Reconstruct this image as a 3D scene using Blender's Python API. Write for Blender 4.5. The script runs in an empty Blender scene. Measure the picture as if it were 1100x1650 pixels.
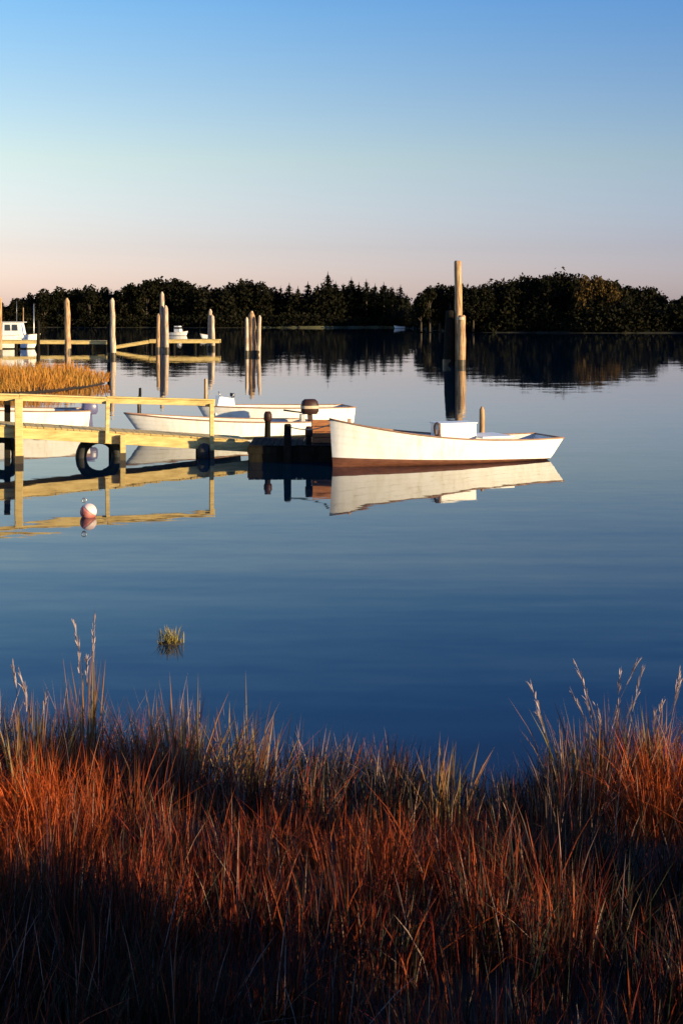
import bpy, math, random
import numpy as np
from mathutils import Vector, Matrix

random.seed(7)
rng = np.random.default_rng(7)
R = math.radians
scene = bpy.context.scene
col = scene.collection

# ------------------------------------------------------------------ camera
F, HOR, H = 2266.0, 506.0, 3.9          # focal length and horizon row (photo pixels), eye height above the water
cam_d = bpy.data.cameras.new('camera')
cam = bpy.data.objects.new('camera', cam_d)
col.objects.link(cam)
cam.location = (0, 0, H)
cam.rotation_euler = (R(90), 0, 0)
cam_d.sensor_fit = 'VERTICAL'
cam_d.sensor_height = 36.0
cam_d.lens = F / 1650 * 36.0
cam_d.shift_y = -(825 - HOR) / 1650
cam_d.clip_start = 0.1
cam_d.clip_end = 20000
scene.camera = cam

# ------------------------------------------------------------------ sky and sun
SUN_EL, SUN_AZ = 10.0, 120.0            # azimuth clockwise from the view direction (+Y)
w = bpy.data.worlds.new('World')
scene.world = w
w.use_nodes = True
nt = w.node_tree
bg = nt.nodes['Background']
sky = nt.nodes.new('ShaderNodeTexSky')
sky.sky_type = 'NISHITA'
sky.sun_disc = False
sky.sun_elevation = R(SUN_EL)
sky.sun_rotation = R(SUN_AZ)
sky.altitude = 0
sky.air_density = 1.0
sky.dust_density = 1.0
sky.ozone_density = 1.5
# evening air: the sky pales to pink at the horizon and deepens to blue overhead, paler towards the left of the view
tcw = nt.nodes.new('ShaderNodeTexCoord')
sep = nt.nodes.new('ShaderNodeSeparateXYZ')
nt.links.new(tcw.outputs['Generated'], sep.inputs[0])
tint = nt.nodes.new('ShaderNodeValToRGB')
els = tint.color_ramp.elements
stops = [(0, (0.533, 0.480, 0.833)), (0.025, (0.443, 0.397, 0.660)), (0.047, (0.377, 0.340, 0.527)), (0.108, (0.373, 0.360, 0.407)), (0.164, (0.287, 0.333, 0.427)), (0.212, (0.213, 0.320, 0.460)), (0.27, (0.133, 0.253, 0.467)), (0.6, (0.120, 0.227, 0.467))]
while len(els) < len(stops): els.new(.5)
for e_, (p_, c_) in zip(els, stops):
    e_.position = p_
    e_.color = (*c_, 1)
nt.links.new(sep.outputs[2], tint.inputs[0])
side = nt.nodes.new('ShaderNodeVectorMath'); side.operation = 'MULTIPLY_ADD'
cmbx = nt.nodes.new('ShaderNodeCombineXYZ')
for i_ in range(3): nt.links.new(sep.outputs[0], cmbx.inputs[i_])
nt.links.new(cmbx.outputs[0], side.inputs[0])
side.inputs[1].default_value = (-.85, -.60, -.15)
side.inputs[2].default_value = (1, 1, 1)
m1 = nt.nodes.new('ShaderNodeVectorMath'); m1.operation = 'MULTIPLY'
m2 = nt.nodes.new('ShaderNodeVectorMath'); m2.operation = 'MULTIPLY'
m3 = nt.nodes.new('ShaderNodeVectorMath'); m3.operation = 'SCALE'
m3.inputs[3].default_value = 3.0
nt.links.new(sky.outputs[0], m1.inputs[0]); nt.links.new(tint.outputs[0], m1.inputs[1])
nt.links.new(m1.outputs[0], m2.inputs[0]); nt.links.new(side.outputs[0], m2.inputs[1])
nt.links.new(m2.outputs[0], m3.inputs[0]); nt.links.new(m3.outputs[0], bg.inputs[0])
bg.inputs[1].default_value = 0.087

sun_d = bpy.data.lights.new('sun', 'SUN')
sun_d.energy = 5.0
sun_d.angle = R(0.5)
sun_d.color = (1.0, 0.77, 0.42)
sun = bpy.data.objects.new('sun', sun_d)
col.objects.link(sun)
to_sun = Vector((math.sin(R(SUN_AZ)) * math.cos(R(SUN_EL)), math.cos(R(SUN_AZ)) * math.cos(R(SUN_EL)), math.sin(R(SUN_EL))))
sun.rotation_euler = to_sun.to_track_quat('Z', 'Y').to_euler()
sun.location = to_sun * 60

vs = scene.view_settings
vs.view_transform = 'Standard'
vs.look = 'None'
vs.gamma = 1
vs.use_curve_mapping = False
vs.exposure = 0.95


# ------------------------------------------------------------------ helpers
def X(px, D):
    return (px - 550) / F * D


def Z(py, D):
    return H - (py - HOR) / F * D


def WD(py):                              # distance of a water-level point on photo row py
    return H * F / (py - HOR)


def tag(o, label=None, cat=None, group=None, kind=None):
    if label: o['label'] = label
    if cat: o['category'] = cat
    if group: o['group'] = group
    if kind: o['kind'] = kind
    return o


def empty(name, loc, rz=0.0):
    o = bpy.data.objects.new(name, None)
    o.empty_display_size = 0.2
    col.objects.link(o)
    o.location = loc
    o.rotation_euler = (0, 0, rz)
    return o


def link_mesh(name, me, mat, parent=None, loc=None):
    o = bpy.data.objects.new(name, me)
    col.objects.link(o)
    if mat is not None and not me.materials:
        me.materials.append(mat)
    if parent is not None:
        o.parent = parent
    if loc is not None:
        o.location = loc
    return o


class MB:
    def __init__(s):
        s.v, s.f = [], []

    def add(s, vs_, fs_):
        n = len(s.v)
        s.v += [tuple(p) for p in vs_]
        s.f += [tuple(i + n for i in f) for f in fs_]
        return s

    def box(s, c, d, rot=None):
        c = Vector(c)
        pts = []
        for z in (-1, 1):
            for y in (-1, 1):
                for x in (-1, 1):
                    p = Vector((x * d[0] / 2, y * d[1] / 2, z * d[2] / 2))
                    if rot is not None: p = rot @ p
                    pts.append(c + p)
        return s.add(pts, [(0, 2, 3, 1), (4, 5, 7, 6), (0, 1, 5, 4), (2, 6, 7, 3), (0, 4, 6, 2), (1, 3, 7, 5)])

    def bar(s, a, b, wd, ht):            # rectangular beam, wd sideways, ht upright
        a, b = Vector(a), Vector(b)
        d = (b - a).normalized()
        side = d.cross(Vector((0, 0, 1)))
        side = side.normalized() if side.length > 1e-4 else Vector((1, 0, 0))
        up = side.cross(d)
        pts = []
        for p in (a, b):
            for i, j in ((-1, -1), (1, -1), (1, 1), (-1, 1)):
                pts.append(p + side * (i * wd / 2) + up * (j * ht / 2))
        return s.add(pts, [(0, 1, 2, 3), (7, 6, 5, 4), (0, 4, 5, 1), (1, 5, 6, 2), (2, 6, 7, 3), (3, 7, 4, 0)])

    def tube(s, pts, rad, n=10, cap=True, jit=0.0):
        pts = [Vector(p) for p in pts]
        rings = []
        for i, p in enumerate(pts):
            d = (pts[min(i + 1, len(pts) - 1)] - pts[max(i - 1, 0)]).normalized()
            a = d.cross(Vector((0, 1, 0)))
            if a.length < 1e-3: a = d.cross(Vector((1, 0, 0)))
            a.normalize()
            b = d.cross(a)
            r = rad[i] if isinstance(rad, (list, tuple)) else rad
            rings.append([p + (a * math.cos(2 * math.pi * k / n) + b * math.sin(2 * math.pi * k / n)) * r * (1 + random.uniform(-jit, jit)) for k in range(n)])
        vs_ = [q for r_ in rings for q in r_]
        fs_ = []
        for i in range(len(rings) - 1):
            for k in range(n):
                k2 = (k + 1) % n
                fs_.append((i * n + k, (i + 1) * n + k, (i + 1) * n + k2, i * n + k2))
        if cap:
            fs_.append(tuple(range(n)))
            fs_.append(tuple((len(rings) - 1) * n + k for k in reversed(range(n))))
        return s.add(vs_, fs_)

    def torus(s, c, r, t, axis='Y', n=24, m=10, squash=1.0):
        vs_, fs_ = [], []
        for i in range(n):
            a = 2 * math.pi * i / n
            for k in range(m):
                b = 2 * math.pi * k / m
                q = r + t * math.cos(b)
                u, v, w_ = q * math.cos(a), q * math.sin(a) * squash, t * math.sin(b) * 1.25
                vs_.append(Vector(c) + (Vector((u, w_, v)) if axis == 'Y' else Vector((w_, u, v))))
                fs_.append((i * m + k, ((i + 1) % n) * m + k, ((i + 1) % n) * m + (k + 1) % m, i * m + (k + 1) % m))
        return s.add(vs_, fs_)

    def mesh(s, name, smooth=False):
        me = bpy.data.meshes.new(name)
        me.from_pydata(s.v, [], s.f)
        if smooth:
            me.polygons.foreach_set('use_smooth', [True] * len(me.polygons))
        me.update()
        return me

    def build(s, name, mat, parent=None, smooth=False, loc=None, bevel=0.0):
        o = link_mesh(name, s.mesh(name, smooth), mat, parent, loc)
        if bevel:
            b = o.modifiers.new('bevel', 'BEVEL')
            b.width = bevel
            b.segments = 2
            b.limit_method = 'ANGLE'
        return o


# ------------------------------------------------------------------ materials
def new_mat(name):
    m = bpy.data.materials.new(name)
    m.use_nodes = True
    return m, m.node_tree, m.node_tree.nodes['Principled BSDF']


def ramp(nt, stops):
    r = nt.nodes.new('ShaderNodeValToRGB')
    els = r.color_ramp.elements
    while len(els) < len(stops): els.new(0.5)
    for e, (p, c) in zip(els, stops):
        e.position = p
        e.color = (*c, 1)
    return r


def noisy(name, stops, scale=4.0, rough=0.7, stretch=(1, 1, 1), detail=6, bump=0.0, bscale=30, metal=0.0, spec=0.4):
    m, nt, b = new_mat(name)
    tc = nt.nodes.new('ShaderNodeTexCoord')
    mp = nt.nodes.new('ShaderNodeMapping')
    mp.inputs['Scale'].default_value = stretch
    nz = nt.nodes.new('ShaderNodeTexNoise')
    nz.inputs['Scale'].default_value = scale
    nz.inputs['Detail'].default_value = detail
    nz.inputs['Roughness'].default_value = 0.65
    rp = ramp(nt, stops)
    L = nt.links.new
    L(tc.outputs['Object'], mp.inputs[0]); L(mp.outputs[0], nz.inputs[0]); L(nz.outputs['Fac'], rp.inputs[0])
    L(rp.outputs[0], b.inputs['Base Color'])
    b.inputs['Roughness'].default_value = rough
    b.inputs['Metallic'].default_value = metal
    b.inputs['Specular IOR Level'].default_value = spec
    if bump:
        n2 = nt.nodes.new('ShaderNodeTexNoise')
        n2.inputs['Scale'].default_value = bscale
        L(mp.outputs[0], n2.inputs[0])
        bp = nt.nodes.new('ShaderNodeBump')
        bp.inputs['Strength'].default_value = 0.6
        bp.inputs['Distance'].default_value = bump
        L(n2.outputs['Fac'], bp.inputs['Height']); L(bp.outputs[0], b.inputs['Normal'])
    return m


M = {}
M['hull'] = noisy('white_hull_paint', [(0.28, (0.52, 0.45, 0.34)), (0.40, (0.74, 0.71, 0.63)), (0.55, (0.82, 0.80, 0.76)), (0.8, (0.84, 0.83, 0.80))], 2.4, 0.4, (1.6, 1.6, .45), detail=9)
M['hull_in'] = noisy('boat_inside_paint', [(0.3, (0.45, 0.42, 0.36)), (0.7, (0.62, 0.60, 0.55))], 3, 0.6)
M['bottom'] = noisy('brown_bottom_paint', [(0.3, (0.10, 0.035, 0.02)), (0.7, (0.20, 0.075, 0.04))], 5, 0.6, (1, 1, 4))
M['bottom_green'] = noisy('dull_bottom_paint', [(0.3, (0.06, 0.06, 0.04)), (0.7, (0.12, 0.10, 0.06))], 5, 0.6)
M['wood_trim'] = noisy('varnished_trim', [(0.3, (0.16, 0.08, 0.05)), (0.7, (0.36, 0.21, 0.13))], 8, 0.5, (1, 6, 6))
M['lumber'] = noisy('sunlit_lumber', [(0.25, (0.20, 0.14, 0.06)), (0.4, (0.46, 0.33, 0.12)), (0.55, (0.62, 0.46, 0.18)), (0.8, (0.70, 0.56, 0.28))], 2.2, 0.8, (0.8, 5, 5), bump=0.006, detail=9)
M['pile'] = noisy('weathered_pile_wood', [(0.3, (0.09, 0.045, 0.02)), (0.45, (0.30, 0.17, 0.08)), (0.55, (0.42, 0.27, 0.14)), (0.72, (0.56, 0.42, 0.27))], 3.0, 0.85, (3, 3, 0.35), bump=0.01, bscale=6)
M['pile_pale'] = noisy('silvered_pile_wood', [(0.3, (0.13, 0.075, 0.045)), (0.45, (0.38, 0.27, 0.18)), (0.58, (0.54, 0.43, 0.32)), (0.72, (0.66, 0.57, 0.46))], 3.0, 0.85, (3, 3, 0.35), bump=0.01, bscale=6)
M['tar_shade'] = noisy('tarred_and_shaded_wood', [(0.3, (0.005, 0.005, 0.004)), (0.7, (0.02, 0.017, 0.012))], 3, 0.95, (2, 2, 0.5), bump=0.01, bscale=8, spec=.1)  # dark tar, also standing in for shade on some piles and posts
M['wet'] = noisy('wet_algae_band', [(0.3, (0.03, 0.02, 0.012)), (0.7, (0.07, 0.05, 0.02))], 4, 0.5)
M['rubber'] = noisy('black_rubber', [(0.3, (0.012, 0.012, 0.013)), (0.7, (0.03, 0.03, 0.03))], 9, 0.75)
M['steel'] = noisy('galvanised_steel', [(0.3, (0.3, 0.3, 0.3)), (0.7, (0.45, 0.45, 0.44))], 9, 0.4, metal=0.8)
M['crate'] = noisy('rust_brown_crate_wood', [(0.3, (0.22, 0.075, 0.025)), (0.7, (0.42, 0.17, 0.06))], 4, 0.7, (1, 1, 6))
M['motor'] = noisy('dark_brown_motor_cowl', [(0.3, (0.022, 0.010, 0.008)), (0.7, (0.05, 0.02, 0.015))], 3, 0.5, spec=.2)
M['motor_blue'] = noisy('blue_motor_cowl', [(0.3, (0.07, 0.07, 0.16)), (0.7, (0.12, 0.12, 0.22))], 3, 0.35)
M['beige'] = noisy('beige_band', [(0.3, (0.40, 0.30, 0.20)), (0.7, (0.52, 0.42, 0.30))], 5, 0.5)
M['white'] = noisy('white_gelcoat', [(0.3, (0.74, 0.73, 0.70)), (0.7, (0.82, 0.82, 0.80))], 2, 0.3)
M['glass'] = noisy('dark_boat_window', [(0.3, (0.02, 0.025, 0.03)), (0.7, (0.03, 0.035, 0.045))], 2, 0.08, spec=0.7)
M['buoy_red'] = noisy('faded_red_buoy', [(0.3, (0.34, 0.07, 0.06)), (0.7, (0.55, 0.22, 0.19))], 9, 0.5)
M['buoy_white'] = noisy('pinkish_white_buoy', [(0.3, (0.62, 0.45, 0.42)), (0.7, (0.78, 0.68, 0.64))], 5, 0.5)
M['rope'] = noisy('mooring_rope', [(0.3, (0.30, 0.24, 0.15)), (0.7, (0.5, 0.42, 0.3))], 20, 0.9)
M['bark'] = noisy('bark', [(0.3, (0.03, 0.022, 0.015)), (0.7, (0.08, 0.06, 0.04))], 4, 0.9, (2, 2, 0.4))
M['mud'] = noisy('bank_mud', [(0.3, (0.012, 0.009, 0.006)), (0.7, (0.035, 0.025, 0.015))], 3, 0.9, bump=0.03, bscale=5)
M['shore'] = noisy('far_shore_ground', [(0.3, (0.012, 0.012, 0.006)), (0.7, (0.03, 0.028, 0.014))], 0.1, 0.9)
M['sand'] = noisy('marsh_edge', [(0.3, (0.05, 0.05, 0.02)), (0.7, (0.10, 0.095, 0.045))], 0.2, 0.9, (1, 4, 1))


def blade_mat(name, stops, patch_stops=None, patch_scale=0.6, trans=0.25, spec=.25):
    m, nt, b = new_mat(name)
    L = nt.links.new
    geo = nt.nodes.new('ShaderNodeNewGeometry')
    rp = ramp(nt, stops)
    L(geo.outputs['Random Per Island'], rp.inputs[0])
    out = rp.outputs[0]
    if patch_stops:
        nz = nt.nodes.new('ShaderNodeTexNoise')
        nz.inputs['Scale'].default_value = patch_scale
        nz.inputs['Detail'].default_value = 3
        L(geo.outputs['Position'], nz.inputs[0])
        r2 = ramp(nt, patch_stops)
        L(nz.outputs['Fac'], r2.inputs[0])
        mx = nt.nodes.new('ShaderNodeMix')
        mx.data_type = 'RGBA'
        mx.blend_type = 'MIX'
        mx.inputs[0].default_value = 0.5
        L(out, mx.inputs[6]); L(r2.outputs[0], mx.inputs[7])
        out = mx.outputs[2]
    L(out, b.inputs['Base Color'])
    b.inputs['Roughness'].default_value = 0.65
    b.inputs['Specular IOR Level'].default_value = spec
    if trans:
        tr = nt.nodes.new('ShaderNodeBsdfTranslucent')
        L(out, tr.inputs[0])
        ms = nt.nodes.new('ShaderNodeMixShader')
        ms.inputs[0].default_value = trans
        L(b.outputs[0], ms.inputs[1]); L(tr.outputs[0], ms.inputs[2])
        L(ms.outputs[0], nt.nodes['Material Output'].inputs[0])
    return m


M['grass'] = blade_mat('rust_red_marsh_grass', [(0, (.1, .05, .02)), (1, (.1, .05, .02))])
_g = M['grass'].node_tree
_at = _g.nodes.new('ShaderNodeAttribute')
_at.attribute_name = 'blade_colour'
for _n in [l_.to_socket for l_ in list(_g.links) if l_.from_node.type == 'VALTORGB']:
    _g.links.new(_at.outputs['Color'], _n)
M['reed'] = blade_mat('tall_reed_blade',
    [(0.0, (0.10, 0.05, 0.025)), (0.4, (0.26, 0.12, 0.05)), (0.7, (0.12, 0.11, 0.03)), (1.0, (0.34, 0.22, 0.15))])
M['plume'] = blade_mat('pale_seed_plume', [(0.0, (0.30, 0.22, 0.20)), (1.0, (0.46, 0.36, 0.36))])
M['tuft'] = blade_mat('yellow_tuft', [(0.0, (0.20, 0.15, 0.03)), (1.0, (0.36, 0.28, 0.08))])
M['marsh'] = blade_mat('orange_marsh_grass',
    [(0.0, (0.30, 0.13, 0.02)), (0.5, (0.46, 0.20, 0.03)), (1.0, (0.36, 0.24, 0.06))],
    [(0.35, (0.34, 0.20, 0.035)), (0.6, (0.62, 0.21, 0.015))], 0.12)
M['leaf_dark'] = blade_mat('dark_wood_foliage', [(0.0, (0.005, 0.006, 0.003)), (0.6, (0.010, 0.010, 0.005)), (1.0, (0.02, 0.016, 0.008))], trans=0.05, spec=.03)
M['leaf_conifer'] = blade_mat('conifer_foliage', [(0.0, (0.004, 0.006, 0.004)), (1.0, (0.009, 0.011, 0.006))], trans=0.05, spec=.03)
M['leaf_sunlit'] = blade_mat('sunlit_gold_foliage', [(0.0, (0.02, 0.014, 0.006)), (0.5, (0.06, 0.036, 0.012)), (1.0, (0.13, 0.08, 0.022))], trans=0.1, spec=.05)  # sunlit crowns of the headland: golden light put into the leaf colour


def water_mat():
    m, nt, b = new_mat('calm_water')
    L = nt.links.new
    b.inputs['Base Color'].default_value = (0.0004, 0.010, 0.026, 1)
    b.inputs['Roughness'].default_value = 0.02
    b.inputs['IOR'].default_value = 1.255
    geo = nt.nodes.new('ShaderNodeNewGeometry')
    acc = None
    for sc, st, amp in (((0.35, 1.3, 1), 1.0, 0.010), ((1.6, 4.0, 1), 1.0, 0.014), ((0.03, 0.22, 1), 1.0, 0.006), ((0.10, 0.9, 1), 1.0, 0.05)):
        mp = nt.nodes.new('ShaderNodeMapping')
        mp.inputs['Scale'].default_value = sc
        nz = nt.nodes.new('ShaderNodeTexNoise')
        nz.inputs['Scale'].default_value = st
        nz.inputs['Detail'].default_value = 3
        L(geo.outputs['Position'], mp.inputs[0]); L(mp.outputs[0], nz.inputs[0])
        sub = nt.nodes.new('ShaderNodeVectorMath'); sub.operation = 'SUBTRACT'
        sub.inputs[1].default_value = (0.5, 0.5, 0.5)
        L(nz.outputs['Color'], sub.inputs[0])
        mul = nt.nodes.new('ShaderNodeVectorMath'); mul.operation = 'MULTIPLY'
        mul.inputs[1].default_value = (amp * 0.5, amp, 0)
        L(sub.outputs[0], mul.inputs[0])
        if amp > .04:                    # a light breeze on the open water, calm among the docks
            sp = nt.nodes.new('ShaderNodeSeparateXYZ'); L(geo.outputs['Position'], sp.inputs[0])
            mr = nt.nodes.new('ShaderNodeMapRange'); mr.interpolation_type = 'SMOOTHSTEP'
            for q_, v_ in ((1, 18), (2, 33), (3, 1.0), (4, 0.10)): mr.inputs[q_].default_value = v_
            L(sp.outputs[1], mr.inputs[0])
            sc_ = nt.nodes.new('ShaderNodeVectorMath'); sc_.operation = 'SCALE'
            L(mul.outputs[0], sc_.inputs[0]); L(mr.outputs[0], sc_.inputs[3])
            mul = sc_
        if acc is None:
            acc = mul.outputs[0]
        else:
            ad = nt.nodes.new('ShaderNodeVectorMath'); ad.operation = 'ADD'
            L(acc, ad.inputs[0]); L(mul.outputs[0], ad.inputs[1])
            acc = ad.outputs[0]
    ad = nt.nodes.new('ShaderNodeVectorMath'); ad.operation = 'ADD'
    ad.inputs[1].default_value = (0, 0, 1)
    L(acc, ad.inputs[0])
    nm = nt.nodes.new('ShaderNodeVectorMath'); nm.operation = 'NORMALIZE'
    L(ad.outputs[0], nm.inputs[0]); L(nm.outputs[0], b.inputs['Normal'])
    return m


M['water'] = water_mat()

# ------------------------------------------------------------------ setting: water, near bank, far shore
wm = MB().add([(-4000, 4, 0), (4000, 4, 0), (4000, 9000, 0), (-4000, 9000, 0)], [(0, 1, 2, 3)])
tag(wm.build('water', M['water']), kind='structure')


def shore_y(x):                          # where the near bank meets the water
    return 11.6 - 0.9 * math.exp(-((x - 0.9) / 1.1) ** 2) + 0.35 * math.sin(x * 1.3 + 0.6) + 0.2 * math.sin(x * 3.1) - 0.03 * x


def bank_z(x, y):
    d = shore_y(x) - y                   # metres inland
    if d < 0:
        return max(-1.2, 0.35 * d)
    z = 0.28 * (1 - math.exp(-d / 1.3)) + 0.035 * d
    if d > 8:
        z += min(1.0, 0.3 * (d - 8))
    return z + 0.04 * math.sin(x * 2.1 + y * 1.7)


bm_ = MB()
xs = list(np.concatenate([np.linspace(-80, -9, 18)[:-1], np.linspace(-9, 9, 61), np.linspace(9, 80, 18)[1:]]))
ys = list(np.concatenate([np.linspace(-60, 1, 14)[:-1], np.linspace(1, 14, 53)]))
for y in ys:
    for x in xs:
        bm_.v.append((x, y, bank_z(x, y)))
nx = len(xs)
for j in range(len(ys) - 1):
    for i in range(nx - 1):
        bm_.f.append((j * nx + i, j * nx + i + 1, (j + 1) * nx + i + 1, (j + 1) * nx + i))
tag(bm_.build('ground', M['mud'], smooth=True), kind='structure')


def far_d(x):                            # distance of the far waterline at world x
    t = 1 / (1 + math.exp(-(x - 22) / 2.2))
    return 405 * (1 - t) + 290 * t + 4 * math.sin(x * 0.06) + 2 * math.sin(x * 0.21)


fm = MB()
fx = list(np.linspace(-700, 700, 281))
offs = [(-8, -0.6), (0, 0.05), (2, 0.35), (8, 0.8), (40, 2.0), (300, 6.0), (6000, 30.0)]
for x in fx:
    for o_, z in offs:
        sx = 1 + o_ / 400 if o_ > 50 else 1
        fm.v.append((x * sx, far_d(x) + o_, z))
k = len(offs)
for i in range(len(fx) - 1):
    for j in range(k - 1):
        fm.f.append((i * k + j, (i + 1) * k + j, (i + 1) * k + j + 1, i * k + j + 1))
tag(fm.build('far_shore', M['shore'], smooth=True), kind='structure')
# pale strip of marsh edge along the far waterline
sm = MB()
xs2 = list(np.linspace(-26, 17, 60))
for x in xs2:
    d = far_d(x)
    h = 0.42 + 0.06 * math.sin(x * 0.7) + random.uniform(-0.04, 0.04)
    sm.v += [(x, d - 0.6, 0.02), (x, d - 0.4, h), (x, d + 1.2, h + 0.1), (x, d + 2.5, 0.4)]
for i in range(len(xs2) - 1):
    for j in range(3):
        sm.f.append((i * 4 + j, (i + 1) * 4 + j, (i + 1) * 4 + j + 1, i * 4 + j + 1))
tag(sm.build('marsh_edge', M['sand'], smooth=True), kind='structure')


# ------------------------------------------------------------------ far wood
def leaf_cloud(lobes, n, size):
    P = []
    tot = sum(l[3] ** 2 for l in lobes)
    for (cx, cy, cz, r, rzz) in lobes:
        m_ = int(n * r * r / tot) + 1
        d = rng.normal(size=(m_, 3))
        d /= np.linalg.norm(d, axis=1)[:, None]
        rad = rng.uniform(0.35, 1.0, m_) ** 0.5 * (1 + 0.14 * rng.normal(size=m_))
        c = np.array((cx, cy, cz)) + d * rad[:, None] * np.array((r, r, rzz))
        a = rng.normal(size=(m_, 3)); a /= np.linalg.norm(a, axis=1)[:, None]
        b_ = np.cross(a, rng.normal(size=(m_, 3))); b_ /= np.linalg.norm(b_, axis=1)[:, None]
        s_ = (size * rng.uniform(0.6, 1.4, m_))[:, None]
        P.append(np.stack([c - a * s_, c + b_ * s_ * .6, c + a * s_, c - b_ * s_ * .6], 1).reshape(-1, 3))
    P = np.concatenate(P)
    return P, np.arange(len(P)).reshape(-1, 4)


def broadleaf_meshes(seed, n=2200, size=0.32):    # a tree 10 m tall with its base at the origin
    random.seed(seed)
    trunk = MB()
    lean = random.uniform(-.4, .4)
    trunk.tube([(0, 0, -0.5), (lean * .3, 0, 2), (lean, 0, 5), (lean, .2, 8)], [.32, .26, .18, .05], 7, jit=.08)
    lobes = []
    for i in range(11):
        a = random.uniform(0, 6.28)
        z = random.uniform(2.2, 8.3)
        spread = 3.0 * math.sin(min(1, (10.3 - z) / 7) * 1.57)
        q = random.uniform(.3, 1) * spread
        r = random.uniform(1.1, 1.9)
        lobes.append((q * math.cos(a), q * math.sin(a), z, r, r * .8))
        if i < 6:
            trunk.tube([(lean * z / 8, 0, z * .55), (q * .5 * math.cos(a), q * .5 * math.sin(a), z * .8), (q * math.cos(a), q * math.sin(a), z)], [.13, .09, .03], 5, cap=False)
    lobes.append((lean, 0, 8.6, 1.3, 1.2))
    v, f = leaf_cloud(lobes, n, size)
    cm = MB(); cm.v, cm.f = v.tolist(), f.tolist()
    return trunk.mesh('trunk', True), cm.mesh('crown')


def conifer_meshes(seed, n=650):
    random.seed(seed)
    trunk = MB().tube([(0, 0, -.5), (0, 0, 5), (0.05, 0, 10.2)], [.26, .15, .03], 7)
    cm = MB()
    z = 1.2
    while z < 10:
        r = 2.3 * (1 - z / 10.6) ** .85 * random.uniform(.75, 1.15)
        for k in range(int(5 + r * 7)):
            a = random.uniform(0, 6.28)
            q = r * random.uniform(.25, 1)
            c = Vector((q * math.cos(a), q * math.sin(a), z - q * .22 + random.uniform(-.15, .15)))
            t = Vector((math.cos(a), math.sin(a), -.35)).normalized()
            sd = Vector((-math.sin(a), math.cos(a), random.uniform(-.4, .4)))
            s_ = random.uniform(.3, .6)
            cm.add([c - t * s_, c + sd * s_ * .5, c + t * s_, c - sd * s_ * .5], [(0, 1, 2, 3)])
        z += .28
    cm.tube([(0, 0, 9.3), (0, 0, 10.9)], [.12, .02], 4)
    return trunk.mesh('trunk', True), cm.mesh('crown')


BROAD = [broadleaf_meshes(100 + i) for i in range(5)]
CONI = [conifer_meshes(200 + i) for i in range(4)]
mat_cache = {}


def crown_with(me, mat):
    key = (me.name, mat.name)
    if key not in mat_cache:
        c = me.copy()
        c.materials.clear()
        c.materials.append(mat)
        mat_cache[key] = c
    return mat_cache[key]


def tree(name, kind, x, y, z, hgt, wid, mat, label, group, rz=None):
    tm, cm = kind
    t = empty(name, (x, y, z), random.uniform(0, 6.28) if rz is None else rz)
    t.scale = (wid / 10, wid / 10, hgt / 10)
    link_mesh('trunk', tm, M['bark'], t)
    link_mesh('crown', crown_with(cm, mat), None, t)
    tag(t, label, 'tree', group)
    return t


random.seed(31)
ORD = ['first', 'second', 'third', 'fourth', 'fifth', 'sixth', 'seventh', 'eighth', 'ninth', 'tenth', 'eleventh', 'twelfth', 'thirteenth', 'fourteenth', 'fifteenth', 'sixteenth', 'seventeenth', 'eighteenth']


def row_of_trees(name, tops, spans, kinds, dist, mat, widths, what, group, special={}):
    """spans: (px limit, words for that stretch); each tree is counted from the left within its stretch"""
    cnt = {}
    for px, py in tops:
        words = next(w_ for lim, w_ in spans if px < lim)
        k_ = cnt.get(words, 0)
        cnt[words] = k_ + 1
        D = dist(px) + random.uniform(-2.5, 2.5)
        hgt = Z(py, D) - .7
        lab = special.get(px) or '%s %s from the left, %s' % (ORD[k_], what, words)
        tree(name, random.choice(kinds), X(px, D), D, .6, hgt * .97, hgt * random.uniform(*widths), mat, lab, group)


LEFT = [(-60, 470), (-25, 474), (3, 484), (27, 477), (50, 469), (72, 460), (95, 457), (120, 461), (145, 456), (168, 460), (190, 463), (212, 452), (235, 447), (258, 443), (280, 444), (302, 449), (325, 457), (348, 460), (372, 450), (395, 446), (418, 450), (440, 458)]
row_of_trees('broadleaf_tree', LEFT,
             [(0, 'outside the left edge of the picture'), (108, 'left of the brown tapering piling'), (183, 'between the two single tall pilings'), (262, 'left of the stepped pile cluster'), (340, 'between that cluster and the pale pile pair'), (999, 'above the lone pile cluster')],
             BROAD, lambda px: 415, M['leaf_dark'], (.8, 1.05), 'rounded dark far tree', 'rounded trees in the left stretch of the far wood')
SPK = [(452, 462), (466, 458), (480, 463), (496, 456), (512, 460), (528, 441), (541, 456), (553, 459), (566, 449), (578, 457), (590, 452), (604, 459), (618, 457), (632, 463), (645, 461), (655, 474), (668, 482), (682, 478)]
row_of_trees('conifer_tree', SPK, [(999, 'in the middle of the far shore')], CONI, lambda px: 414, M['leaf_conifer'], (1.15, 1.6), 'spiky dark conifer', 'spiky conifers in the middle stretch of the far wood',
             {528: 'tallest spiky conifer, its tip above all others in the middle of the far shore'})
RIGHT = [(678, 466), (692, 456), (708, 452), (724, 455), (742, 452), (762, 457), (782, 451), (802, 446), (822, 446), (842, 440), (862, 441), (882, 437), (902, 433), (922, 436), (992, 449), (1010, 456), (1028, 461), (1046, 457), (1066, 473), (1086, 479), (1106, 470), (1130, 462), (1160, 455)]
row_of_trees('broadleaf_tree', RIGHT, [(740, 'on the headland left of the tallest piling'), (935, 'between the tallest piling and the golden trees'), (1100, 'on the headland right of the golden trees'), (1999, 'outside the right edge of the picture')],
             BROAD, lambda px: 300, M['leaf_dark'], (.7, .95), 'dark rounded tree', 'dark trees on the right headland')
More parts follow.
